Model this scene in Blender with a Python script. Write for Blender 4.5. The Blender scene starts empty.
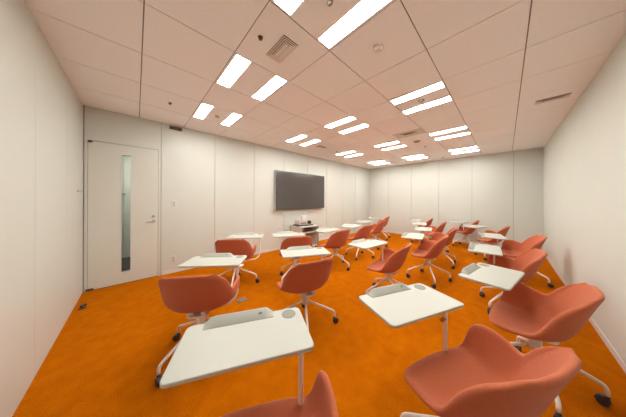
import bpy, bmesh, math, random
from mathutils import Vector, Matrix

sc = bpy.context.scene
col = sc.collection
PI = math.pi
R = math.radians

# ------------------------------------------------------------------ room data (metres, floor z = 0, camera over the origin)
CAM_Z = 1.421
CEIL = 2.821
XL, XB = -0.577, 7.823          # left wall, back wall
YR, YT = -0.690, 4.401          # right wall, wall with the door and the screen
TILE = 0.6395
GX, GY = 0.0376, 1.796          # one crossing of the ceiling grid

# ------------------------------------------------------------------ camera
cd = bpy.data.cameras.new('camera')
cam = bpy.data.objects.new('camera', cd)
col.objects.link(cam)
cd.sensor_width = 36.0
cd.sensor_fit = 'HORIZONTAL'
cd.lens = 184.75 / 626 * 36
cd.shift_y = -9.5 / 626
cd.clip_start = 0.02
yaw = 0.8069
M = Matrix.Rotation(yaw - PI / 2, 4, 'Z') @ Matrix.Rotation(PI / 2, 4, 'X') @ Matrix.Rotation(0.0041, 4, 'Z')
M.translation = (0, 0, CAM_Z)
cam.matrix_world = M
sc.camera = cam

# ------------------------------------------------------------------ world, exposure
w = bpy.data.worlds.new('world')
sc.world = w
w.use_nodes = True
w.node_tree.nodes['Background'].inputs[0].default_value = (0.9, 0.95, 1, 1)
w.node_tree.nodes['Background'].inputs[1].default_value = 0.3
sc.view_settings.view_transform = 'Standard'
sc.view_settings.look = 'None'
sc.view_settings.gamma = 1
sc.view_settings.use_curve_mapping = False
sc.view_settings.exposure = 0.11
LAMP = 38.0
LAMP_COL = (1.0, 0.96, 0.91)

# ------------------------------------------------------------------ materials
def srgb(r, g, b):
    f = lambda c: (c / 255) / 12.92 if c / 255 <= 0.04045 else ((c / 255 + 0.055) / 1.055) ** 2.4
    return (f(r), f(g), f(b), 1)

def mat(name, c, rough=0.5, metal=0.0, spec=0.5, noise=0.0, nscale=30.0, bump=0.0, bscale=200.0, emit=None, estr=0.0, coat=0.0, sheen=0.0):
    m = bpy.data.materials.new(name)
    m.use_nodes = True
    nt = m.node_tree
    b = nt.nodes['Principled BSDF']
    b.inputs['Base Color'].default_value = c
    b.inputs['Roughness'].default_value = rough
    b.inputs['Metallic'].default_value = metal
    b.inputs['Specular IOR Level'].default_value = spec
    b.inputs['Coat Weight'].default_value = coat
    b.inputs['Sheen Weight'].default_value = sheen
    tc = nt.nodes.new('ShaderNodeTexCoord')
    if noise:
        n = nt.nodes.new('ShaderNodeTexNoise')
        n.inputs['Scale'].default_value = nscale
        n.inputs['Detail'].default_value = 6
        nt.links.new(tc.outputs['Object'], n.inputs['Vector'])
        r = nt.nodes.new('ShaderNodeValToRGB')
        r.color_ramp.elements[0].position = 0.3
        r.color_ramp.elements[1].position = 0.7
        r.color_ramp.elements[0].color = tuple(v * (1 - noise) for v in c[:3]) + (1,)
        r.color_ramp.elements[1].color = tuple(min(1, v * (1 + noise)) for v in c[:3]) + (1,)
        nt.links.new(n.outputs['Fac'], r.inputs['Fac'])
        nt.links.new(r.outputs['Color'], b.inputs['Base Color'])
    if bump:
        n = nt.nodes.new('ShaderNodeTexNoise')
        n.inputs['Scale'].default_value = bscale
        n.inputs['Detail'].default_value = 3
        nt.links.new(tc.outputs['Object'], n.inputs['Vector'])
        bp = nt.nodes.new('ShaderNodeBump')
        bp.inputs['Strength'].default_value = bump
        bp.inputs['Distance'].default_value = 0.004
        nt.links.new(n.outputs['Fac'], bp.inputs['Height'])
        nt.links.new(bp.outputs['Normal'], b.inputs['Normal'])
    if emit:
        b.inputs['Emission Color'].default_value = tuple(emit) + (1,)
        b.inputs['Emission Strength'].default_value = estr
    return m

M_WALL = mat('wall_panel_white', (0.60, 0.63, 0.575, 1), 0.38, spec=0.4, noise=0.01, nscale=3)
M_WALLR = mat('wall_paint_white', (0.63, 0.665, 0.605, 1), 0.7, spec=0.3, noise=0.012, nscale=4)
M_JOINT = mat('joint_shadow_grey', (0.36, 0.33, 0.30, 1), 0.8)
M_CEIL = mat('ceiling_board', (0.94, 0.96, 0.975, 1), 0.9, spec=0.2, noise=0.02, nscale=60, bump=0.25, bscale=350)
M_GRID = mat('ceiling_grid_brown', (0.24, 0.185, 0.155, 1), 0.7)
M_BASE = mat('baseboard_white', (0.68, 0.67, 0.64, 1), 0.4)
M_DOOR = mat('door_laminate', (0.62, 0.635, 0.57, 1), 0.4, spec=0.4, noise=0.01, nscale=2)
M_CARPET = None
M_FABRIC = mat('coral_fabric', (0.50, 0.138, 0.063, 1), 0.85, spec=0.2, noise=0.06, nscale=90, bump=0.35, bscale=500, sheen=0.12)
M_WHITE = mat('white_coated_steel', (0.80, 0.77, 0.72, 1), 0.35, noise=0.01, nscale=5)
M_PLASTIC = mat('white_plastic', (0.78, 0.74, 0.69, 1), 0.45, noise=0.01, nscale=5)
M_TOP = mat('white_tabletop', (0.475, 0.495, 0.44, 1), 0.42, spec=0.45, noise=0.008, nscale=6)
M_TRAY = mat('pale_grey_tray', (0.38, 0.39, 0.34, 1), 0.45, noise=0.01, nscale=6)
M_CUP = mat('cup_disc_grey', (0.25, 0.26, 0.21, 1), 0.6, noise=0.03, nscale=80)
M_CASTER = mat('caster_grey', (0.055, 0.052, 0.05, 1), 0.45, noise=0.05, nscale=20)
M_TYRE = mat('caster_tyre', (0.03, 0.03, 0.032, 1), 0.6, noise=0.05, nscale=20)
M_SCREEN = mat('screen_glass', (0.055, 0.048, 0.045, 1), 0.16, spec=1.0, noise=0.01, nscale=3)
M_SILVER = mat('silver_trim', (0.62, 0.60, 0.57, 1), 0.3, metal=0.6, noise=0.01, nscale=3)
M_BLACK = mat('black_plastic', (0.02, 0.018, 0.016, 1), 0.4, noise=0.05, nscale=20)
M_DARKM = mat('dark_bronze', (0.10, 0.075, 0.06, 1), 0.4, metal=0.5, noise=0.03, nscale=20)
M_STEEL = mat('brushed_steel', (0.42, 0.39, 0.35, 1), 0.3, metal=0.9, noise=0.03, nscale=20)
M_GREY = mat('outlet_grey', (0.22, 0.21, 0.17, 1), 0.5, metal=0.2, noise=0.05, nscale=30)
M_PLATE = mat('plate_white', (0.64, 0.64, 0.60, 1), 0.4, noise=0.01, nscale=5)
M_WOOD = mat('cart_beige', (0.62, 0.53, 0.43, 1), 0.45, noise=0.03, nscale=6)
M_WOODD = mat('cart_brown', (0.20, 0.15, 0.11, 1), 0.5, noise=0.05, nscale=6)
M_VENT = mat('vent_white', (0.78, 0.73, 0.68, 1), 0.5, noise=0.01, nscale=5)
M_HOLE = mat('vent_dark', (0.05, 0.04, 0.035, 1), 0.8, noise=0.05, nscale=5)
M_LAMP = mat('lamp_diffuser', (0.9, 0.9, 0.9, 1), 0.5, emit=LAMP_COL, estr=LAMP)
M_REFL = mat('lamp_housing', (0.82, 0.80, 0.77, 1), 0.5, noise=0.01, nscale=4)
M_CORW = mat('corridor_green_white', (0.60, 0.61, 0.52, 1), 0.4, noise=0.02, nscale=2)
M_CORF = mat('corridor_dark_carpet', (0.07, 0.055, 0.05, 1), 0.9, noise=0.1, nscale=60)

def carpet():
    m = bpy.data.materials.new('orange_carpet')
    m.use_nodes = True
    nt = m.node_tree
    b = nt.nodes['Principled BSDF']
    b.inputs['Roughness'].default_value = 0.95
    b.inputs['Specular IOR Level'].default_value = 0.02
    tc = nt.nodes.new('ShaderNodeTexCoord')
    def noise(s, d):
        n = nt.nodes.new('ShaderNodeTexNoise')
        n.inputs['Scale'].default_value = s
        n.inputs['Detail'].default_value = d
        nt.links.new(tc.outputs['Object'], n.inputs['Vector'])
        return n
    n1, n2 = noise(140, 5), noise(9, 4)
    mx = nt.nodes.new('ShaderNodeMath'); mx.operation = 'MULTIPLY_ADD'
    mx.inputs[1].default_value = 0.7
    nt.links.new(n1.outputs['Fac'], mx.inputs[0])
    m2 = nt.nodes.new('ShaderNodeMath'); m2.operation = 'MULTIPLY'; m2.inputs[1].default_value = 0.3
    nt.links.new(n2.outputs['Fac'], m2.inputs[0])
    nt.links.new(m2.outputs[0], mx.inputs[2])
    r = nt.nodes.new('ShaderNodeValToRGB')
    e = r.color_ramp.elements
    e[0].position = 0.3; e[0].color = (0.31, 0.066, 0.0004, 1)
    e[1].position = 0.72; e[1].color = (0.60, 0.168, 0.001, 1)
    nt.links.new(mx.outputs[0], r.inputs['Fac'])
    nt.links.new(r.outputs['Color'], b.inputs['Base Color'])
    bp = nt.nodes.new('ShaderNodeBump'); bp.inputs['Strength'].default_value = 0.6; bp.inputs['Distance'].default_value = 0.006
    nt.links.new(n1.outputs['Fac'], bp.inputs['Height'])
    nt.links.new(bp.outputs['Normal'], b.inputs['Normal'])
    return m
M_CARPET = carpet()

def glass():
    m = bpy.data.materials.new('greenish_glass')
    m.use_nodes = True
    b = m.node_tree.nodes['Principled BSDF']
    b.inputs['Base Color'].default_value = (0.88, 0.92, 0.88, 1)
    b.inputs['Roughness'].default_value = 0.02
    b.inputs['Transmission Weight'].default_value = 1.0
    b.inputs['IOR'].default_value = 1.1
    return m
M_GLASS = glass()

# ------------------------------------------------------------------ mesh helpers
def link(name, bm, mats, parent=None, smooth=False, sharp=None):
    me = bpy.data.meshes.new(name)
    bmesh.ops.recalc_face_normals(bm, faces=bm.faces)
    bm.to_mesh(me)
    bm.free()
    if not isinstance(mats, (list, tuple)):
        mats = [mats]
    for m in mats:
        me.materials.append(m)
    if smooth:
        for p in me.polygons:
            p.use_smooth = True
        if sharp:
            me.set_sharp_from_angle(angle=R(sharp))
    o = bpy.data.objects.new(name, me)
    col.objects.link(o)
    if parent:
        o.parent = parent
    return o

def box(bm, x0, x1, y0, y1, z0, z1, mi=0, bev=0.0, rot=None, about=None):
    r = bmesh.ops.create_cube(bm, size=1)
    vs = r['verts']
    for v in vs:
        v.co = Vector(((x0 + x1) / 2 + v.co.x * (x1 - x0), (y0 + y1) / 2 + v.co.y * (y1 - y0), (z0 + z1) / 2 + v.co.z * (z1 - z0)))
    fs = list({f for v in vs for f in v.link_faces})
    if bev:
        es = list({e for v in vs for e in v.link_edges})
        rb = bmesh.ops.bevel(bm, geom=es, offset=bev, segments=2, affect='EDGES', profile=0.6)
        fs = list(set(rb['faces']) | {f for f in fs if f.is_valid})
        vs = list({v for f in fs for v in f.verts})
    for f in fs:
        if f.is_valid:
            f.material_index = mi
    if rot is not None:
        bmesh.ops.rotate(bm, verts=vs, cent=about or (0, 0, 0), matrix=rot)
    return vs

def cyl(bm, p0, p1, r0, r1=None, seg=20, mi=0, cap=True):
    r1 = r0 if r1 is None else r1
    p0, p1 = Vector(p0), Vector(p1)
    d = p1 - p0
    q = d.to_track_quat('Z', 'Y').to_matrix().to_4x4()
    q.translation = (p0 + p1) / 2
    r = bmesh.ops.create_cone(bm, cap_ends=cap, segments=seg, radius1=r0, radius2=r1, depth=d.length, matrix=q)
    for f in {f for v in r['verts'] for f in v.link_faces}:
        f.material_index = mi
    return r['verts']

def tube(bm, pts, rad, seg=10, mi=0):
    pts = [Vector(p) for p in pts]
    rads = rad if isinstance(rad, (list, tuple)) else [rad] * len(pts)
    rings = []
    ref = None
    for i, p in enumerate(pts):
        a = pts[max(0, i - 1)]
        b = pts[min(len(pts) - 1, i + 1)]
        t = (b - a).normalized()
        if ref is None:
            ref = t.orthogonal().normalized()
        ref = (ref - t * ref.dot(t)).normalized()
        bn = t.cross(ref)
        rings.append([bm.verts.new(p + rads[i] * (math.cos(2 * PI * k / seg) * ref + math.sin(2 * PI * k / seg) * bn)) for k in range(seg)])
    for i in range(len(rings) - 1):
        for k in range(seg):
            f = bm.faces.new((rings[i][k], rings[i][(k + 1) % seg], rings[i + 1][(k + 1) % seg], rings[i + 1][k]))
            f.material_index = mi
    f = bm.faces.new(rings[0][::-1]); f.material_index = mi
    f = bm.faces.new(rings[-1]); f.material_index = mi

def prism(bm, poly, z0, z1, mi=0):
    a = [bm.verts.new((x, y, z0)) for x, y in poly]
    b = [bm.verts.new((x, y, z1)) for x, y in poly]
    n = len(poly)
    fs = [bm.faces.new(a[::-1]), bm.faces.new(b)]
    for i in range(n):
        fs.append(bm.faces.new((a[i], a[(i + 1) % n], b[(i + 1) % n], b[i])))
    for f in fs:
        f.material_index = mi
    return fs

def rrect(w_, d_, r, seg=5, cx=0, cy=0):
    pts = []
    for sx, sy, a0 in ((1, 1, 0), (-1, 1, 90), (-1, -1, 180), (1, -1, 270)):
        for k in range(seg + 1):
            a = R(a0 + 90 * k / seg)
            pts.append((cx + sx * (w_ / 2 - r) + r * math.cos(a), cy + sy * (d_ / 2 - r) + r * math.sin(a)))
    return pts

def empty(name, loc, rz=0.0):
    o = bpy.data.objects.new(name, None)
    o.empty_display_size = 0.1
    col.objects.link(o)
    o.location = loc
    o.rotation_euler = (0, 0, rz)
    return o

def tag(o, label, cat, group=None):
    o['label'] = label
    o['category'] = cat
    if group:
        o['group'] = group
    return o

def struct(o, label=None):
    o['kind'] = 'structure'
    if label:
        o['label'] = label
    return o

def bez(p0, p1, p2, n=8):
    p0, p1, p2 = Vector(p0), Vector(p1), Vector(p2)
    return [(1 - t) ** 2 * p0 + 2 * t * (1 - t) * p1 + t * t * p2 for t in [i / n for i in range(n + 1)]]

# ------------------------------------------------------------------ the room shell
bm = bmesh.new()
box(bm, XL - 0.3, XB + 0.3, YR - 0.3, YT + 0.006, -0.1, 0)
struct(link('floor', bm, M_CARPET), 'orange loop pile carpet over the whole room')

# ceiling: boards with shadow gaps between them, open where the lamps are recessed
fix_cells = [(i, k) for i in (1, 4, 7, 10) for k in (-2, 0, 2)]
bm = bmesh.new()
gap = 0.0042
for i in range(-2, 13):
    for k in range(-5, 6):
        x0, x1 = GX + i * TILE, GX + (i + 1) * TILE
        y0, y1 = GY + k * TILE, GY + (k + 1) * TILE
        cx0, cx1 = max(x0 + gap, XL), min(x1 - gap, XB)
        cy0, cy1 = max(y0 + gap, YR), min(y1 - gap, YT)
        if cx1 - cx0 < 0.005 or cy1 - cy0 < 0.005:
            continue
        if (i, k) in fix_cells:
            continue
        box(bm, cx0, cx1, cy0, cy1, CEIL, CEIL + 0.012, 0)
xs = [XL - 0.3] + [GX + i * TILE for i in range(0, 13)] + [XB + 0.3]
# grid bars above the gaps
for i in range(-1, 13):
    x = GX + i * TILE
    if XL < x < XB:
        box(bm, x - 0.02, x + 0.02, YR - 0.1, YT + 0.1, CEIL + 0.006, CEIL + 0.05, 1)
for k in range(-4, 5):
    y = GY + k * TILE
    if YR < y < YT:
        box(bm, XL - 0.1, XB + 0.1, y - 0.02, y + 0.02, CEIL + 0.0062, CEIL + 0.0502, 1)
box(bm, XL - 0.3, XB + 0.3, YR - 0.3, YT + 0.3, CEIL + 0.12, CEIL + 0.2, 1)
struct(link('ceiling', bm, [M_CEIL, M_GRID]), 'suspended ceiling of square off-white boards')

def panel_wall(name, axis, pos, out, joints, lo, hi, z0, z1, m, label, holes=(), jw=0.004):
    """Wall plane at `pos` facing the room; `out` = +1/-1 side away from the room; grooves at joints."""
    b = bmesh.new()
    js = [lo] + [j for j in joints if lo < j < hi] + [hi]
    def put(a0, a1, c0, c1, d0, d1, mi):
        lo_, hi_ = min(pos + out * d0, pos + out * d1), max(pos + out * d0, pos + out * d1)
        if axis == 'x':
            box(b, lo_, hi_, a0, a1, c0, c1, mi)
        else:
            box(b, a0, a1, lo_, hi_, c0, c1, mi)
    for a, c in zip(js[:-1], js[1:]):
        put(a + (jw if a > lo else 0), c - (jw if c < hi else 0), z0, z1, 0, 0.02, 0)
    put(lo, hi, z0, z1, 0.012, 0.12, 1)
    return struct(link(name, b, [m, M_JOINT]), label)

J = 0.9095
tv_j = [0.333 + J * i for i in range(0, 9)]
bk_j = [-0.15 + 0.908 * i for i in range(0, 6)]
lf_j = sorted([2.58 - J * i for i in range(0, 4)] + [3.49])
DX0, DX1, DZ = -0.530, 0.291, 2.305        # the door opening
panel_wall('wall_left', 'x', XL, -1, lf_j, YR - 0.12, YT + 0.12, 0, CEIL, M_WALL, 'left wall of pale panels', jw=0.0015)
panel_wall('wall_right', 'y', YR, -1, [], XL - 0.12, XB + 0.12, 0, CEIL, M_WALLR, 'plain off-white right wall')
panel_wall('wall_back', 'x', XB, 1, bk_j, YR - 0.12, YT + 0.12, 0, CEIL, M_WALL, 'far wall of tall pale panels')
# screen wall: right of the door, above it, and the strip beside it
b = bmesh.new()
js = [0.333] + tv_j[1:] + [XB]
box(b, DX1 + 0.004, 0.333 - 0.004, YT, YT + 0.02, 0, CEIL, 0)
for a, c in zip(js[:-1], js[1:]):
    box(b, a + 0.004, c - (0.004 if c < XB else 0), YT, YT + 0.02, 0, CEIL, 0)
box(b, DX1 + 0.004, XB + 0.12, YT + 0.012, YT + 0.12, 0, CEIL, 1)
box(b, XL + 0.012, DX1 + 0.004, YT, YT + 0.02, DZ + 0.005, CEIL, 0)
box(b, XL - 0.1, DX1 + 0.004, YT + 0.012, YT + 0.12, DZ + 0.006, CEIL, 1)
box(b, XL + 0.012, DX0 - 0.004, YT, YT + 0.02, 0, DZ + 0.006, 0)
box(b, XL - 0.1, DX0 - 0.004, YT + 0.012, YT + 0.12, 0, DZ + 0.006, 1)
struct(link('wall_far_left', b, [M_WALL, M_JOINT]), 'panelled wall carrying the door and the black screen')

# baseboards
b = bmesh.new()
box(b, 0.345, XB, YT - 0.006, YT, 0.0, 0.065, 0, 0.002)
struct(link('baseboard_far_left', b, M_BASE))
b = bmesh.new()
box(b, XB - 0.008, XB, YR + 0.009, YT - 0.007, 0.0, 0.065, 0, 0.002)
struct(link('baseboard_back', b, M_BASE))
b = bmesh.new()
box(b, XL, XB - 0.009, YR, YR + 0.008, 0.0, 0.065, 0, 0.002)
struct(link('baseboard_right', b, M_BASE))

# the door: leaf with a tall vision slit, pane, lever, pivots
gx0, gx1, gz0, gz1 = -0.172, -0.066, 0.203, 2.138
b = bmesh.new()
y0, y1 = YT + 0.002, YT + 0.042
box(b, DX0, gx0, y0, y1, 0.008, DZ)
box(b, gx1, DX1, y0, y1, 0.008, DZ)
box(b, gx0, gx1, y0, y1, gz1, DZ)
box(b, gx0, gx1, y0, y1, 0.008, gz0)
door = struct(link('door_1', b, M_DOOR), 'pale flush door with a tall narrow glass slit')
b = bmesh.new()
t = 0.012
box(b, gx0 - t, gx0, y0 - 0.004, y1, gz0 - t, gz1 + t)
box(b, gx1, gx1 + t, y0 - 0.004, y1, gz0 - t, gz1 + t)
box(b, gx0, gx1, y0 - 0.004, y1, gz1, gz1 + t)
box(b, gx0, gx1, y0 - 0.004, y1, gz0 - t, gz0)
link('glazing_bead', b, M_PLATE, door)
b = bmesh.new()
box(b, gx0, gx1, YT + 0.018, YT + 0.024, gz0, gz1)
link('glass_pane', b, M_GLASS, door)
b = bmesh.new()
cyl(b, (0.225, y0 + 0.001, 1.016), (0.225, y0 - 0.010, 1.016), 0.026)
tube(b, [(0.225, y0 - 0.008, 1.016), (0.225, y0 - 0.045, 1.016), (0.215, y0 - 0.052, 1.016), (0.125, y0 - 0.052, 1.016)], 0.0095)
h = link('door_handle', b, M_STEEL, door, True, 40)
h['label'] = 'brushed metal lever handle'
b = bmesh.new()
cyl(b, (0.225, y0 + 0.001, 1.10), (0.225, y0 - 0.012, 1.10), 0.022)
box(b, 0.218, 0.232, y0 - 0.022, y0 - 0.011, 1.095, 1.105)
link('thumb_turn', b, M_STEEL, door, True, 40)
b = bmesh.new()
box(b, DX0 - 0.02, DX0 + 0.06, y0 - 0.02, y0 - 0.0005, 0.008, 0.035, 0, 0.004)
link('pivot_hinge', b, M_DARKM, door)
b = bmesh.new()
box(b, DX0 - 0.002, DX0 + 0.045, y0 - 0.022, y0 - 0.0005, DZ - 0.028, DZ + 0.0, 0, 0.003)
link('pivot_hinge', b, M_DARKM, door)

# corridor seen through the slit
b = bmesh.new()
box(b, -2.2, 1.8, YT + 0.125, YT + 2.2, -0.1, -0.0)
struct(link('floor_corridor', b, M_CORF), 'dark corridor carpet behind the door')
b = bmesh.new()
box(b, -2.2, 1.8, YT + 1.9, YT + 2.0, 0.0, 2.6)
for k in range(5):
    x = -1.5 + 0.65 * k
    box(b, x - 0.012, x + 0.012, YT + 1.88, YT + 1.9, 0.0, 2.6)
box(b, -2.3, -2.2, YT + 0.125, YT + 2.0, 0.0, 2.6)
box(b, 1.8, 1.9, YT + 0.125, YT + 2.0, 0.0, 2.6)
wc = struct(link('wall_corridor', b, M_CORW), 'pale green corridor partition behind the door')
b = bmesh.new()
box(b, -2.3, 1.9, YT + 0.125, YT + 2.0, 2.6, 2.7)
struct(link('ceiling_corridor', b, M_CEIL))
cl = empty('corridor_fill_lamp', (0.2, YT + 1.0, 2.6))  # unseen lamp, added so the corridor looks bright through the door glass
tag(cl, 'unseen ceiling lamp added to brighten the corridor behind the door slit', 'ceiling light')
b = bmesh.new()
box(b, -0.3, 0.3, -0.15, 0.15, -0.03, 0.0)
link('fill_lamp_frame', b, M_REFL, cl)
b = bmesh.new()
box(b, -0.27, 0.27, -0.12, 0.12, -0.034, -0.0305)
M_FILL_LAMP = mat('corridor_fill_diffuser', (0.9, 0.9, 0.9, 1), 0.5, emit=(1, 0.98, 0.95), estr=60)
link('diffuser', b, M_FILL_LAMP, cl)
# a lever on the corridor side of the opposite partition
lv = bmesh.new()
cyl(lv, (-0.30, YT + 1.879, 1.52), (-0.30, YT + 1.85, 1.52), 0.03)
tube(lv, [(-0.30, YT + 1.85, 1.52), (-0.30, YT + 1.82, 1.52), (-0.17, YT + 1.82, 1.52)], 0.012)
link('handle', lv, M_STEEL, wc, True, 40)

# ------------------------------------------------------------------ ceiling lamps
pos_txt = {}
labels_fix = {
    (1, -2): 'twin-strip ceiling light nearest the viewer, largest, cut by the picture top',
    (1, 0): 'twin-strip ceiling light beside the rectangular louvred air vent, left part of ceiling',
    (1, 2): 'twin-strip ceiling light nearest the door and the black sensor',
    (4, -2): 'twin-strip ceiling light nearest the right wall, with a small detector between its strips',
    (4, 0): 'twin-strip ceiling light in the middle of the ceiling, in front of the screen',
    (4, 2): 'twin-strip ceiling light directly above the left half of the wall screen',
    (7, -2): 'second twin-strip ceiling light of the right-hand line, halfway to the far wall',
    (7, 0): 'twin-strip ceiling light of the middle line, beyond the plate vent',
    (7, 2): 'twin-strip ceiling light above and right of the wall screen',
    (10, -2): 'twin-strip ceiling light at the far wall, rightmost of the far three',
    (10, 0): 'twin-strip ceiling light at the far wall, middle of the far three',
    (10, 2): 'twin-strip ceiling light in the far corner, leftmost of the far three',
}
def fixture(i, k):
    cx, cy = GX + (i + 0.5) * TILE, GY + (k + 0.5) * TILE
    e = empty('ceiling_light', (cx, cy, CEIL))
    tag(e, labels_fix[(i, k)], 'ceiling light', 'twin-strip lights set in the ceiling')
    return e
h_ = TILE / 2 - gap
proto = {}
for n_, (i, k) in enumerate(fix_cells):
    e = fixture(i, k)
    if not proto:
        b = bmesh.new()
        s0, s1 = h_ - 0.165, h_ - 0.022          # strip limits across X
        ye = h_ - 0.012
        box(b, -s0, s0, -h_, h_, 0.0, 0.012)
        for s in (-1, 1):
            a0, a1 = sorted((s * s1, s * h_))
            box(b, a0, a1, -h_, h_, 0.0, 0.012)
            c0, c1 = sorted((s * s0, s * s1))
            box(b, c0, c1, -h_, -ye, 0.0, 0.012)
            box(b, c0, c1, ye, h_, 0.0, 0.012)
        box(b, -h_, h_, -h_, h_, 0.03, 0.07)
        proto['housing'] = link('housing', b, M_CEIL, e)
        for s in (-1, 1):
            b = bmesh.new()
            c0, c1 = sorted((s * s0, s * s1))
            box(b, c0 + 0.001, c1 - 0.001, -ye + 0.001, ye - 0.001, 0.003, 0.009)
            proto[s] = link('light_strip', b, M_LAMP, e)
    else:
        for kk in ('housing', -1, 1):
            c = proto[kk].copy()
            c.parent = e
            col.objects.link(c)

# detector between strips of some lights, sprinklers, smoke detectors
def disc_det(x, y, r, label, cat, mat_=M_VENT, depth=0.03, name='smoke_detector'):
    b = bmesh.new()
    cyl(b, (x, y, CEIL), (x, y, CEIL - depth * 0.4), r, r * 0.97, 28)
    cyl(b, (x, y, CEIL - depth * 0.4), (x, y, CEIL - depth), r * 0.72, r * 0.6, 28, 1)
    o = link(name, b, [mat_, mat_], None, True, 40)
    tag(o, label, cat)
    return o
disc_det(1.611, 0.817, 0.045, 'round white smoke detector on ceiling near the largest light', 'smoke detector')
disc_det(0.991, 0.868, 0.022, 'small round detector between strips of nearest ceiling light', 'detector', M_TRAY, 0.02, 'light_sensor')
disc_det(0.991, 3.402, 0.04, 'small round detector between the strips of the light nearest the door', 'detector', M_TRAY, 0.02, 'light_sensor')
disc_det(2.90, 0.83, 0.04, 'small round detector between the strips of the light nearest the right wall', 'detector', M_TRAY, 0.02, 'light_sensor')
disc_det(4.864, 1.481, 0.075, 'flat grey smoke detector just beyond the plate vent', 'smoke detector', mat('detector_grey', (0.35, 0.31, 0.27, 1), 0.5), 0.03)
def sprinkler(x, y, label):
    b = bmesh.new()
    cyl(b, (x, y, CEIL), (x, y, CEIL - 0.006), 0.022, 0.020, 20, 0)
    cyl(b, (x, y, CEIL - 0.006), (x, y, CEIL - 0.016), 0.008, 0.006, 12, 0)
    cyl(b, (x, y, CEIL - 0.016), (x, y, CEIL - 0.019), 0.015, 0.015, 16, 0)
    tag(link('sprinkler', b, M_DARKM, None, True, 40), label, 'sprinkler')
sprinkler(0.774, 1.475, 'small dark sprinkler head beside the rectangular louvred vent')
sprinkler(0.356, 3.413, 'small dark sprinkler head on ceiling above the door')
sprinkler(5.5, 1.478, 'small dark sprinkler head far down the ceiling beyond grey detector')
sprinkler(4.259, 3.453, 'small dark sprinkler head on ceiling above the screen right end')
sprinkler(7.29, 1.435, 'small dark sprinkler head closest to the far wall')

def diffuser(cx, cy, wx, wy, label, plate=None):
    e = empty('air_vent', (cx, cy, CEIL))
    tag(e, label, 'air vent')
    if plate:
        b = bmesh.new()
        box(b, -plate[0] / 2, plate[0] / 2, -plate[1] / 2, plate[1] / 2, -0.004, 0.0, 0, 0.001)
        link('cover_plate', b, M_PLATE, e)
    zb = -0.004 if plate else 0.0
    b = bmesh.new()
    box(b, -wx / 2, wx / 2, -wy / 2, wy / 2, zb - 0.004, zb, 0)
    link('vent_recess', b, M_HOLE, e)
    for q in range(4):
        f = 0.0095 * 2 * q
        a, c = wx / 2 - f, wy / 2 - f
        if a < 0.02:
            break
        b = bmesh.new()
        z1_, z0_ = zb - 0.0045, zb - 0.0085
        tt = 0.0145
        if q == 3:
            box(b, -a, a, -c, c, z0_, z1_)
        else:
            # sloping ring blades: the outer edge hangs lower than the inner one
            o_ = [(-a, -c), (a, -c), (a, c), (-a, c)]
            i_ = [(-a + tt, -c + tt), (a - tt, -c + tt), (a - tt, c - tt), (-a + tt, c - tt)]
            vo = [b.verts.new((x, y, z0_)) for x, y in o_]
            vi = [b.verts.new((x, y, z1_)) for x, y in i_]
            vo2 = [b.verts.new((x, y, z0_ - 0.0015)) for x, y in o_]
            vi2 = [b.verts.new((x, y, z1_ - 0.0015)) for x, y in i_]
            for n in range(4):
                m = (n + 1) % 4
                b.faces.new((vo[n], vo[m], vi[m], vi[n]))
                b.faces.new((vo2[n], vi2[n], vi2[m], vo2[m]))
                b.faces.new((vo[n], vo2[n], vo2[m], vo[m]))
                b.faces.new((vi[n], vi[m], vi2[m], vi2[n]))
        link('louvre_blade', b, M_VENT, e)
diffuser(0.985, 1.462, 0.155, 0.30, 'louvred rectangular air vent nearest the viewer, beside a dark sprinkler')
diffuser(4.19, 1.44, 0.15, 0.29, 'louvred air vent on a white cover plate in mid ceiling', (0.36, 0.56))
diffuser(4.155, -0.44, 0.13, 0.30, 'narrow louvred air vent close to the right wall')
diffuser(3.60, 3.43, 0.26, 0.14, 'small louvred air vent on ceiling above the wall screen')

# ------------------------------------------------------------------ wall fittings
b = bmesh.new()
box(b, 0.452, 0.642, YT - 0.045, YT - 0.0005, 2.735, 2.785, 0, 0.006)
box(b, 0.47, 0.625, YT - 0.055, YT - 0.045, 2.742, 2.762, 1, 0.002)
tag(link('door_sensor', b, [M_DARKM, M_BLACK]), 'dark brown sensor bar high on wall right of door', 'sensor')
def plate(name, x, z, w_, hh, label, cat, kind):
    e = empty(name, (x, YT, z))
    tag(e, label, cat)
    b = bmesh.new()
    box(b, -w_ / 2, w_ / 2, -0.010, -0.0003, -hh / 2, hh / 2, 0, 0.003)
    link('cover_plate', b, M_PLATE, e)
    if kind == 'switch':
        for dz in (-0.024, 0.024):
            b = bmesh.new()
            box(b, -0.016, 0.016, -0.014, -0.0098, dz - 0.018, dz + 0.018, 0, 0.0015)
            link('rocker', b, M_TRAY, e)
    else:
        b = bmesh.new()
        for dz in (-0.022, 0.022):
            box(b, -0.014, 0.014, -0.0118, -0.0098, dz - 0.014, dz + 0.014, 0)
            for dx in (-0.006, 0.006):
                box(b, dx - 0.001, dx + 0.001, -0.0122, -0.0117, dz - 0.005, dz + 0.005, 1)
        link('outlet_face', b, [M_TRAY, M_BLACK], e)
plate('light_switch', 0.526, 1.314, 0.075, 0.125, 'white light switch plate on wall right of the door', 'switch', 'switch')
plate('wall_outlet', 0.522, 0.262, 0.075, 0.125, 'white power outlet plate low on wall right of the door', 'outlet', 'outlet')
b = bmesh.new()
box(b, XL, XL + 0.006, 4.03, 4.055, 1.50, 1.535, 0, 0.002)
tube(b, [(XL + 0.005, 4.042, 1.51), (XL + 0.03, 4.042, 1.505), (XL + 0.035, 4.042, 1.52)], 0.004)
tag(link('wall_hook', b, M_STEEL), 'tiny metal hook on the left wall beside the door', 'hook')

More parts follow.
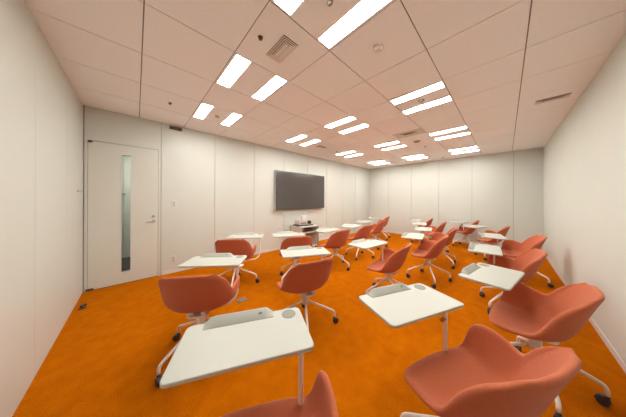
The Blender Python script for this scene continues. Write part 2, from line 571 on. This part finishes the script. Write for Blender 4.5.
# door stop and floor outlet
e = empty('door_stop', (-0.498, 3.768, 0))
tag(e, 'small black door stop on carpet in front of the door', 'door stop')
b = bmesh.new()
cyl(b, (0, 0, 0), (0, 0, 0.008), 0.032, 0.03, 24)
cyl(b, (0, 0, 0.008), (0, 0, 0.035), 0.012, 0.012, 16)
link('base', b, M_DARKM, e, True, 40)
b = bmesh.new()
box(b, -0.015, 0.05, -0.014, 0.014, 0.02, 0.042, 0, 0.005, Matrix.Rotation(R(55), 3, 'Z'))
link('catch', b, M_BLACK, e)
e = empty('floor_outlet', (1.07, 2.545, 0), R(-4))
tag(e, 'grey metal outlet box set in the carpet behind the nearest writing surface', 'floor outlet')
b = bmesh.new()
box(b, -0.058, 0.058, -0.046, 0.046, 0.0, 0.012, 0, 0.004)
link('frame', b, M_GREY, e)
b = bmesh.new()
box(b, -0.03, 0.05, -0.036, 0.036, 0.0115, 0.020, 0, 0.002)
link('lid', b, M_STEEL, e)

# ------------------------------------------------------------------ wall screen
tx0, tx1, tz0, tz1 = 2.722, 4.650, 1.118, 2.200
e = empty('wall_screen', (tx0, YT, tz0))
tag(e, 'large dark flat television screen mounted on the panelled wall', 'television')
W_, H_ = tx1 - tx0, tz1 - tz0
b = bmesh.new()
box(b, 0, W_, -0.098, -0.04, 0, H_, 0, 0.004)
link('housing', b, M_SILVER, e)
b = bmesh.new()
box(b, 0.0, W_, -0.106, -0.099, 0.0, H_, 0, 0.003)
box(b, 0.012, W_ - 0.012, -0.1065, -0.1055, 0.016, H_ - 0.012, 1)
link('screen_panel', b, [M_BLACK, M_SCREEN], e)
b = bmesh.new()
box(b, 0.5, W_ - 0.5, -0.041, -0.0005, 0.25, 0.8)
link('wall_bracket', b, M_DARKM, e)

# ------------------------------------------------------------------ cart with projector
cx0, cx1, cy0, cy1, cz = 3.23, 3.86, 3.78, 4.33, 0.66
e = empty('media_cart', ((cx0 + cx1) / 2, (cy0 + cy1) / 2, 0))
tag(e, 'small beige cart with open shelf standing under the wall screen', 'cart')
a, c = (cx1 - cx0) / 2, (cy1 - cy0) / 2
b = bmesh.new(); box(b, -a, a, -c, c, cz - 0.025, cz, 0, 0.004); link('top', b, M_PLATE, e)
for s in (-1, 1):
    b = bmesh.new()
    x0_, x1_ = sorted((s * (a - 0.01), s * (a - 0.035)))
    box(b, x0_, x1_, -c + 0.02, c - 0.01, 0.07, cz - 0.025, 0, 0.002)
    link('side_panel', b, M_WOOD, e)
for sx in (-1, 1):
    for ya, yb in ((-c + 0.0, -c + 0.0195), (c - 0.0095, c + 0.004)):
        b = bmesh.new()
        x = sx * (a - 0.022)
        box(b, x - 0.018, x + 0.018, ya, yb, 0.06, cz - 0.0255, 0, 0.002)
        link('post', b, M_WOODD, e)
b = bmesh.new(); box(b, -a + 0.035, a - 0.035, c - 0.03, c - 0.012, 0.07, cz - 0.025); link('back_panel', b, M_WOOD, e)
for z in (0.07, cz - 0.19):
    b = bmesh.new(); box(b, -a + 0.035, a - 0.035, -c + 0.02, c - 0.03, z, z + 0.018, 0, 0.002); link('shelf', b, M_PLATE, e)
for sx in (-1, 1):
    for sy in (-1, 1):
        b = bmesh.new()
        x, y = sx * (a - 0.05), sy * (c - 0.06)
        cyl(b, (x - 0.012, y, 0.028), (x + 0.012, y, 0.028), 0.028)
        cyl(b, (x, y, 0.03), (x, y, 0.07), 0.008)
        link('caster', b, M_CASTER, e, True, 40)
# dark box on the shelf
b = bmesh.new()
box(b, -0.16, 0.16, -0.12, 0.12, 0, 0.075, 0, 0.006)
box(b, -0.13, -0.02, -0.123, -0.119, 0.02, 0.05, 1)
o = link('player', b, [mat('brown_case', (0.17, 0.07, 0.035, 1), 0.5), M_BLACK])
o.location = (3.56, 4.02, cz - 0.172)
tag(o, 'brownish media box on the upper shelf of the cart', 'box')
# tray + projector
b = bmesh.new()
prism(b, rrect(0.52, 0.32, 0.03), 0, 0.008, 0)
pts = rrect(0.52, 0.32, 0.03) ; pts.append(pts[0])
tube(b, [(x, y, 0.012) for x, y in pts], 0.006, 8)
o = link('tray', b, M_BLACK, None)
o.location = (3.50, 4.06, cz); o.rotation_euler = (0, 0, R(-8))
tag(o, 'thin dark tray on cart top under the silver projector', 'tray')
e = empty('projector', (3.49, 4.05, cz + 0.0185), R(-8))
tag(e, 'silver projector with round dark lens on the cart top', 'projector')
b = bmesh.new(); box(b, -0.21, 0.21, -0.125, 0.125, 0.012, 0.140, 0, 0.016)
for k in range(7):
    box(b, -0.15 + 0.025 * k, -0.138 + 0.025 * k, -0.127, -0.124, 0.035, 0.08, 1)
link('body', b, [M_SILVER, M_HOLE], e, True, 35)
b = bmesh.new()
cyl(b, (0.12, -0.115, 0.078), (0.12, -0.165, 0.078), 0.055, 0.050, 28, 0)
cyl(b, (0.12, -0.166, 0.078), (0.12, -0.168, 0.078), 0.038, 0.036, 28, 1)
link('lens', b, [M_BLACK, M_SCREEN], e, True, 35)
for sx in (-1, 1):
    b = bmesh.new(); cyl(b, (sx * 0.13, 0, 0), (sx * 0.13, 0, 0.014), 0.014); link('foot', b, M_BLACK, e, True, 35)
# white box behind/top
b = bmesh.new(); box(b, -0.075, 0.075, -0.06, 0.06, 0, 0.125, 0, 0.008)
box(b, -0.05, 0.05, -0.0612, -0.0598, 0.07, 0.10, 1)
o = link('speaker', b, [M_PLATE, M_VENT]); o.location = (3.52, 4.07, cz + 0.1587); o.rotation_euler = (0, 0, R(-15))
tag(o, 'small white upright box standing on the projector', 'box')

# ------------------------------------------------------------------ tablet chair parts (local: +Y forward, +X sitter's right)
def catmull(ps, t):
    n = len(ps) - 1
    x = min(max(t, 0), 1) * n
    i = min(int(x), n - 1)
    f = x - i
    p0 = ps[i - 1] if i > 0 else ps[0] * 2 - ps[1]
    p1, p2 = ps[i], ps[i + 1]
    p3 = ps[i + 2] if i + 2 <= n else ps[n] * 2 - ps[n - 1]
    return 0.5 * ((2 * p1) + (-p0 + p2) * f + (2 * p0 - 5 * p1 + 4 * p2 - p3) * f * f + (-p0 + 3 * p1 - 3 * p2 + p3) * f ** 3)

# row: centre y,z | crease x,y,z (mirrored) | left lip | right lip (the arm)
ROWS = [
    (0.248, 0.420, (0.198, 0.226, 0.420), (-0.222, 0.216, 0.422), (0.222, 0.216, 0.422)),
    (0.256, 0.440, (0.216, 0.234, 0.443), (-0.243, 0.222, 0.446), (0.243, 0.222, 0.446)),
    (0.220, 0.455, (0.231, 0.205, 0.458), (-0.263, 0.195, 0.463), (0.266, 0.207, 0.485)),
    (0.155, 0.452, (0.235, 0.155, 0.458), (-0.268, 0.148, 0.466), (0.277, 0.188, 0.575)),
    (0.085, 0.446, (0.238, 0.095, 0.458), (-0.270, 0.095, 0.470), (0.285, 0.145, 0.634)),
    (0.020, 0.440, (0.240, 0.035, 0.460), (-0.270, 0.047, 0.477), (0.290, 0.085, 0.644)),
    (-0.045, 0.438, (0.240, -0.015, 0.470), (-0.270, 0.007, 0.495), (0.288, 0.026, 0.632)),
    (-0.102, 0.450, (0.240, -0.052, 0.500), (-0.268, -0.022, 0.535), (0.281, -0.025, 0.610)),
    (-0.148, 0.492, (0.238, -0.083, 0.550), (-0.262, -0.050, 0.590), (0.270, -0.060, 0.606)),
    (-0.180, 0.562, (0.232, -0.112, 0.612), (-0.254, -0.080, 0.645), (0.258, -0.088, 0.646)),
    (-0.206, 0.640, (0.224, -0.145, 0.675), (-0.243, -0.117, 0.695), (0.245, -0.120, 0.694)),
    (-0.230, 0.712, (0.212, -0.182, 0.732), (-0.230, -0.162, 0.740), (0.230, -0.162, 0.740)),
    (-0.253, 0.776, (0.190, -0.217, 0.782), (-0.206, -0.207, 0.783), (0.206, -0.207, 0.783)),
    (-0.270, 0.814, (0.156, -0.244, 0.810), (-0.170, -0.238, 0.808), (0.170, -0.238, 0.808)),
]
def shell_mesh():
    curves = []
    for (yc, zc, ed, ll, rl) in ROWS:
        C_ = Vector((0, yc, zc))
        ex, ey, ez = ed
        ym, zm = yc + (ey - yc) * 0.24, zc + (ez - zc) * 0.18
        Lm, Rm = Vector((-ex * 0.6, ym, zm)), Vector((ex * 0.6, ym, zm))
        Le, Re = Vector((-ex, ey, ez)), Vector((ex, ey, ez))
        Ll, Rl = Vector(ll), Vector(rl)
        Rmid = (Re + Rl) * 0.5 + Vector((max(0, rl[2] - ez) * 0.10, 0, 0))
        curves.append([Ll, Le, Lm, C_, Rm, Re, Rmid, Rl])
    NC, NR = 30, 40
    bm = bmesh.new()
    grid = []
    rows_u = []
    for cps in curves:
        rows_u.append([catmull(cps, j / NC) for j in range(NC + 1)])
    for i in range(NR + 1):
        grid.append([bm.verts.new(catmull([r[j] for r in rows_u], i / NR)) for j in range(NC + 1)])
    for i in range(NR):
        for j in range(NC):
            bm.faces.new((grid[i][j], grid[i][j + 1], grid[i + 1][j + 1], grid[i + 1][j]))
    bm.normal_update()
    # thickness with a rounded rim: offset by the normal, rim pulled in by the subdivision
    TH = 0.030
    nor = {v: v.normal.copy() for v in bm.verts}
    if grid[5][NC // 2].normal.z < 0:
        nor = {v: -n for v, n in nor.items()}
    back = [[bm.verts.new(v.co - nor[v] * TH) for v in row] for row in grid]
    for i in range(NR):
        for j in range(NC):
            bm.faces.new((back[i][j], back[i + 1][j], back[i + 1][j + 1], back[i][j + 1]))
    loop_f, loop_b, loop_in = [], [], []
    for j in range(NC + 1): loop_f.append(grid[0][j]); loop_b.append(back[0][j]); loop_in.append(grid[1][j])
    for i in range(1, NR + 1): loop_f.append(grid[i][NC]); loop_b.append(back[i][NC]); loop_in.append(grid[i][NC - 1])
    for j in range(NC - 1, -1, -1): loop_f.append(grid[NR][j]); loop_b.append(back[NR][j]); loop_in.append(grid[NR - 1][j])
    for i in range(NR - 1, 0, -1): loop_f.append(grid[i][0]); loop_b.append(back[i][0]); loop_in.append(grid[i][1])
    n = len(loop_f)
    mid = []
    for k in range(n):
        tg = (loop_f[(k + 1) % n].co - loop_f[k - 1].co).normalized()
        od = tg.cross(nor[loop_f[k]])
        if od.dot(loop_f[k].co - loop_in[k].co) < 0:
            od = -od
        mid.append(bm.verts.new((loop_f[k].co + loop_b[k].co) / 2 + od.normalized() * 0.012))
    for k in range(n):
        m = (k + 1) % n
        bm.faces.new((loop_f[k], loop_f[m], mid[m], mid[k]))
        bm.faces.new((mid[k], mid[m], loop_b[m], loop_b[k]))
    for _ in range(4):
        bmesh.ops.smooth_vert(bm, verts=bm.verts[:], factor=0.5, use_axis_x=True, use_axis_y=True, use_axis_z=True)
    near = [v for v in bm.verts if v.co.z > 0.755 and abs(v.co.x) > 0.12]
    for _ in range(14):
        bmesh.ops.smooth_vert(bm, verts=near, factor=0.5, use_axis_x=True, use_axis_y=True, use_axis_z=True)
    return bm

def once(name, bm, mats, smooth=True, sharp=None):
    o = link(name, bm, mats, None, smooth, sharp)
    me = o.data
    bpy.data.objects.remove(o)
    return me

ME = {}
ME['shell'] = once('seat_shell', shell_mesh(), M_FABRIC)
# hub, column, seat plate
b = bmesh.new()
cyl(b, (0, 0, 0.245), (0, 0, 0.265), 0.030, 0.040, 28)
cyl(b, (0, 0, 0.265), (0, 0, 0.350), 0.040, 0.037, 28)
cyl(b, (0, 0, 0.350), (0, 0, 0.376), 0.048, 0.075, 28)
ME['column'] = once('column', b, M_PLASTIC, True, 35)
b = bmesh.new()
prism(b, rrect(0.17, 0.19, 0.05, 5, 0, -0.02), 0.375, 0.392)
for f in (-1, 1):
    box(b, f * 0.05 - 0.02, f * 0.05 + 0.02, -0.09, 0.07, 0.39, 0.413, 0, 0.004)
ME['plate'] = once('seat_plate', b, M_PLASTIC, True, 35)
RB = 0.335
b = bmesh.new()
tube(b, [Vector((0.025, 0, 0.281)), Vector((0.12, 0, 0.236)), Vector((0.24, 0, 0.180)), Vector((0.285, 0, 0.159))] + bez((0.300, 0, 0.152), (RB, 0, 0.136), (RB, 0, 0.105), 5) + [Vector((RB, 0, 0.068))], 0.0125, 10)
ME['leg'] = once('leg', b, M_WHITE)
b = bmesh.new()     # caster, local origin on the floor under the stem, trailing towards +x
cyl(b, (0, 0, 0.052), (0, 0, 0.075), 0.013, 0.013, 16, 0)
for s in (-1, 1):
    y0_, y1_ = s * 0.006, s * 0.021
    cyl(b, (0.016, y0_, 0.029), (0.016, y1_, 0.029), 0.029, 0.027, 24, 1)
# hood over the wheels
prev = None
for k in range(9):
    a_ = R(-5 + 170 * k / 8)
    p = [(0.016 + rr * math.cos(a_), yy, 0.029 + rr * math.sin(a_)) for rr, yy in ((0.034, -0.013), (0.034, 0.013), (0.030, 0.013), (0.030, -0.013))]
    cur = [b.verts.new(q) for q in p]
    if prev:
        for n in range(4):
            b.faces.new((prev[n], prev[(n + 1) % 4], cur[(n + 1) % 4], cur[n]))
    else:
        b.faces.new(cur)
    prev = cur
b.faces.new(prev[::-1])
ME['caster'] = once('caster', b, [M_CASTER, M_TYRE], True, 35)

# tabletop, local origin at its middle, top face at z=0, far edge +Y
TW, TD = 0.62, 0.34
b = bmesh.new()
out = rrect(TW, TD, 0.028, 6)
inn = [(x * 0.99, y * 0.985) for x, y in out]
n = len(out)
lv_ = [[(x, y, z) for x, y in pp] for pp, z in ((inn, -0.018), (out, -0.015), (out, -0.003), (inn, 0.0))]
rings = [[b.verts.new(q) for q in l] for l in lv_]
b.faces.new(rings[0][::-1]); b.faces.new(rings[3])
for i in range(3):
    for k in range(n):
        b.faces.new((rings[i][k], rings[i][(k + 1) % n], rings[i + 1][(k + 1) % n], rings[i + 1][k]))
ME['top'] = once('tabletop', b, M_TOP, True, 30)
# stand-up holder along the far edge: sloping front, open groove, low back wall
b = bmesh.new()
def loft(sections):
    rs = [[b.verts.new(p) for p in s] for s in sections]
    m = len(rs[0])
    for i in range(len(rs) - 1):
        for k in range(m):
            b.faces.new((rs[i][k], rs[i][(k + 1) % m], rs[i + 1][(k + 1) % m], rs[i + 1][k]))
    b.faces.new(rs[0][::-1]); b.faces.new(rs[-1])
def sect(x, h):
    return [(x, 0.108, 0.0005), (x, 0.112, 0.003 + 0.10 * h), (x, 0.150, 0.004 + 0.85 * h), (x, 0.157, 0.004 + h), (x, 0.166, 0.004 + h), (x, 0.170, 0.0005)]
loft([sect(-0.225, 0.001), sect(-0.215, 0.008), sect(-0.185, 0.027), sect(-0.175, 0.030), sect(0.10, 0.030), sect(0.112, 0.027), sect(0.135, 0.008), sect(0.145, 0.001)])
ME['tray'] = once('device_holder', b, M_TRAY, True, 30)
b = bmesh.new()
tube(b, [(0.070 + 0.009 * math.cos(R(t_)), 0.134 + 0.003 * math.sin(R(t_)), 0.0215 + 0.006 * math.sin(R(t_))) for t_ in range(0, 361, 30)], 0.0012, 6)
cyl(b, (0.07, 0.134, 0.0212), (0.07, 0.132, 0.0232), 0.0035, 0.003, 12)
ME['mark'] = once('round_mark', b, M_CASTER)
b = bmesh.new()
cyl(b, (0.235, 0.112, -0.0005), (0.235, 0.112, 0.0012), 0.040, 0.040, 36)
tube(b, [(0.235 + 0.040 * math.cos(R(t_)), 0.112 + 0.040 * math.sin(R(t_)), 0.0008) for t_ in range(0, 361, 10)], 0.0016, 6)
ME['cup'] = once('cup_rest', b, M_CUP, True, 30)
b = bmesh.new()
box(b, -0.05, 0.05, -0.012, 0.06, -0.026, -0.0185, 0, 0.003)
ME['mount'] = once('mount_plate', b, M_WHITE, True, 30)
b = bmesh.new()
box(b, -0.050, -0.008, -0.010, 0.012, -0.052, -0.040, 0, 0.003, Matrix.Rotation(R(-14), 3, 'Y'))
ME['lever'] = once('clamp_lever', b, M_STEEL, True, 30)

def part(name, me, parent, loc=(0, 0, 0), rz=0.0):
    o = bpy.data.objects.new(name, me)
    col.objects.link(o)
    o.parent = parent
    o.location = loc
    o.rotation_euler = (0, 0, rz)
    return o

rnd = random.Random(7)
TOPZ = 0.724
def arm_mesh(px, py):
    """J-shaped tube from under the seat out to (px, py), then up under the tabletop."""
    b = bmesh.new()
    p = Vector((px, py, 0))
    d = p.normalized()
    L = p.length
    z0 = 0.352
    if L > 0.16:
        s = d * 0.045 + Vector((0, 0, z0 + 0.01))
        r = min(0.11, L - 0.06)
        k = p - d * r + Vector((0, 0, z0))
        pts = [s, (s + k) / 2] + bez(k, p + Vector((0, 0, z0)), p + Vector((0, 0, z0 + r)), 8) + [p + Vector((0, 0, TOPZ - 0.03))]
    else:
        pts = [d * 0.04 + Vector((0, 0, z0)), p + Vector((0, 0, z0)), p + Vector((0, 0, TOPZ - 0.03))]
    tube(b, pts, 0.0115, 12)
    return b

def chair(cx, cy, face, tx, ty, tface, label, base=None, pole=(0.31, 0.10), lever=False):
    rz = R(face - 90)
    e = empty('tablet_chair', (cx, cy, 0), rz)
    tag(e, label, 'chair', 'coral tablet-arm chairs in rows facing the screen')
    part('seat_shell', ME['shell'], e)
    part('seat_plate', ME['plate'], e)
    base = rnd.uniform(0, 90) if base is None else base - (face - 90)
    part('base_column', ME['column'], e)
    for k in range(4):
        a_ = R(base + 90 * k)
        l = part('leg', ME['leg'], e, (0, 0, 0), a_)
        part('caster', ME['caster'], l, (RB, 0, 0), rnd.uniform(0, 2 * PI))
    # tabletop in chair space
    dx, dy = tx - cx, ty - cy
    c_, s_ = math.cos(-rz), math.sin(-rz)
    lx, ly = dx * c_ - dy * s_, dx * s_ + dy * c_
    tt = part('tabletop', ME['top'], e, (lx, ly, TOPZ), R(tface - face))
    part('device_holder', ME['tray'], tt)
    part('round_mark', ME['mark'], tt)
    part('cup_rest', ME['cup'], tt)
    # pole in table space -> chair space
    ta = R(tface - face)
    px = lx + pole[0] * math.cos(ta) - pole[1] * math.sin(ta)
    py = ly + pole[0] * math.sin(ta) + pole[1] * math.cos(ta)
    arm = link('tablet_arm', arm_mesh(px, py), M_WHITE, e, True, 40)
    part('mount_plate', ME['mount'], arm, (px, py, TOPZ), ta)
    if lever:
        part('clamp_lever', ME['lever'], arm, (px, py, TOPZ - 0.02), ta)
    return e

PN = (0.25, -0.145)      # pole under the near right corner of the top
CH = [
    # cx, cy, face, tx, ty, tface, label, base, pole
    (0.29, 0.60, 61, 0.41, 0.91, 64.2, 'coral chair nearest the viewer, mostly cut off by the bottom edge', None, (0.245, -0.15)),
    (1.235, 0.10, 68, 1.37, 0.46, 67.1, 'large coral chair at the lower right, its seat cut by the bottom edge', 14, (0.14, -0.15)),
    (2.27, -0.16, 86, 2.43, 0.09, 80.0, 'large whole coral chair beside the right wall, just behind the lower right one', 13, (0.19, -0.11)),
    (0.44, 1.96, 56, 0.65, 2.27, 50.75, 'coral chair seen from behind at left, beyond the nearest white writing top', 22, (0.29, -0.15)),
    (1.19, 3.09, 53, 1.49, 3.36, 55, 'leftmost coral chair against the panelled wall, directly behind the left chair seen from behind', 60, (0.27, -0.15)),
    (1.38, 1.56, 76, 1.62, 1.84, 62.2, 'coral chair seen squarely from behind in the left centre, wholly clear of others', -37, (0.2, -0.10)),
    (2.04, 2.57, 66, 2.17, 2.95, 63.3, 'coral chair in front of the media cart, half hidden by a white top', 11, (0.2, -0.12)),
    (3.02, 2.48, 86, 3.14, 2.78, 93, 'coral chair seen from the side, just right of the media cart', 6, (0.2, -0.12)),
    (2.62, 1.17, 96, 2.67, 1.51, 84, 'coral chair in the room centre, seen from behind, beyond the central white top', 58, (0.16, -0.15)),
    (4.00, 2.50, 90, 4.10, 2.80, 98, 'coral chair seen from the side, second one to the right of the media cart', 20, (0.2, -0.12)),
    (5.17, 2.70, 102, 5.18, 3.07, 100, 'coral chair of the far left pair, the nearer one', None, (0.2, -0.12)),
    (6.46, 3.15, 102, 6.48, 3.42, 105, 'coral chair of the far left pair, the one closest to the far wall', None, (0.2, -0.12)),
    (3.75, 0.95, 96, 3.89, 1.24, 101.7, 'coral chair in the centre right with whole base visible, seat facing left', 30, (0.1, -0.10)),
    (4.92, 1.00, 97, 4.96, 1.36, 101.5, 'coral chair directly behind the centre right chair with the visible base', None, (0.1, -0.10)),
    (6.05, 1.40, 97, 5.96, 1.73, 104, 'coral chair of the centre column, second from its far end', None, (0.1, -0.10)),
    (6.85, 1.90, 97, 6.92, 2.17, 104, 'coral chair of the centre column, farthest from the viewer', None, (0.1, -0.10)),
    (7.18, 0.82, 92, 7.36, 1.04, 75, 'coral chair near the far wall in the right-hand rows, farthest there', 32, (0.1, -0.10)),
    (6.20, 0.22, 85, 6.45, 0.56, 68, 'coral chair of the right-hand rows, second from the far wall', None, (-0.05, -0.10)),
    (4.98, -0.18, 97, 5.03, 0.19, 99.5, 'coral chair beside the right wall, fourth one back from the bottom right corner', 68, (0.1, -0.10)),
    (3.48, -0.04, 95, 3.63, 0.21, 93, 'coral chair beside the right wall, third one back from the bottom right corner', 58, (0.1, -0.10)),
]
for r_ in CH:
    chair(*r_[:7], base=r_[7], pole=r_[8], lever=r_[:2] == (1.235, 0.10))
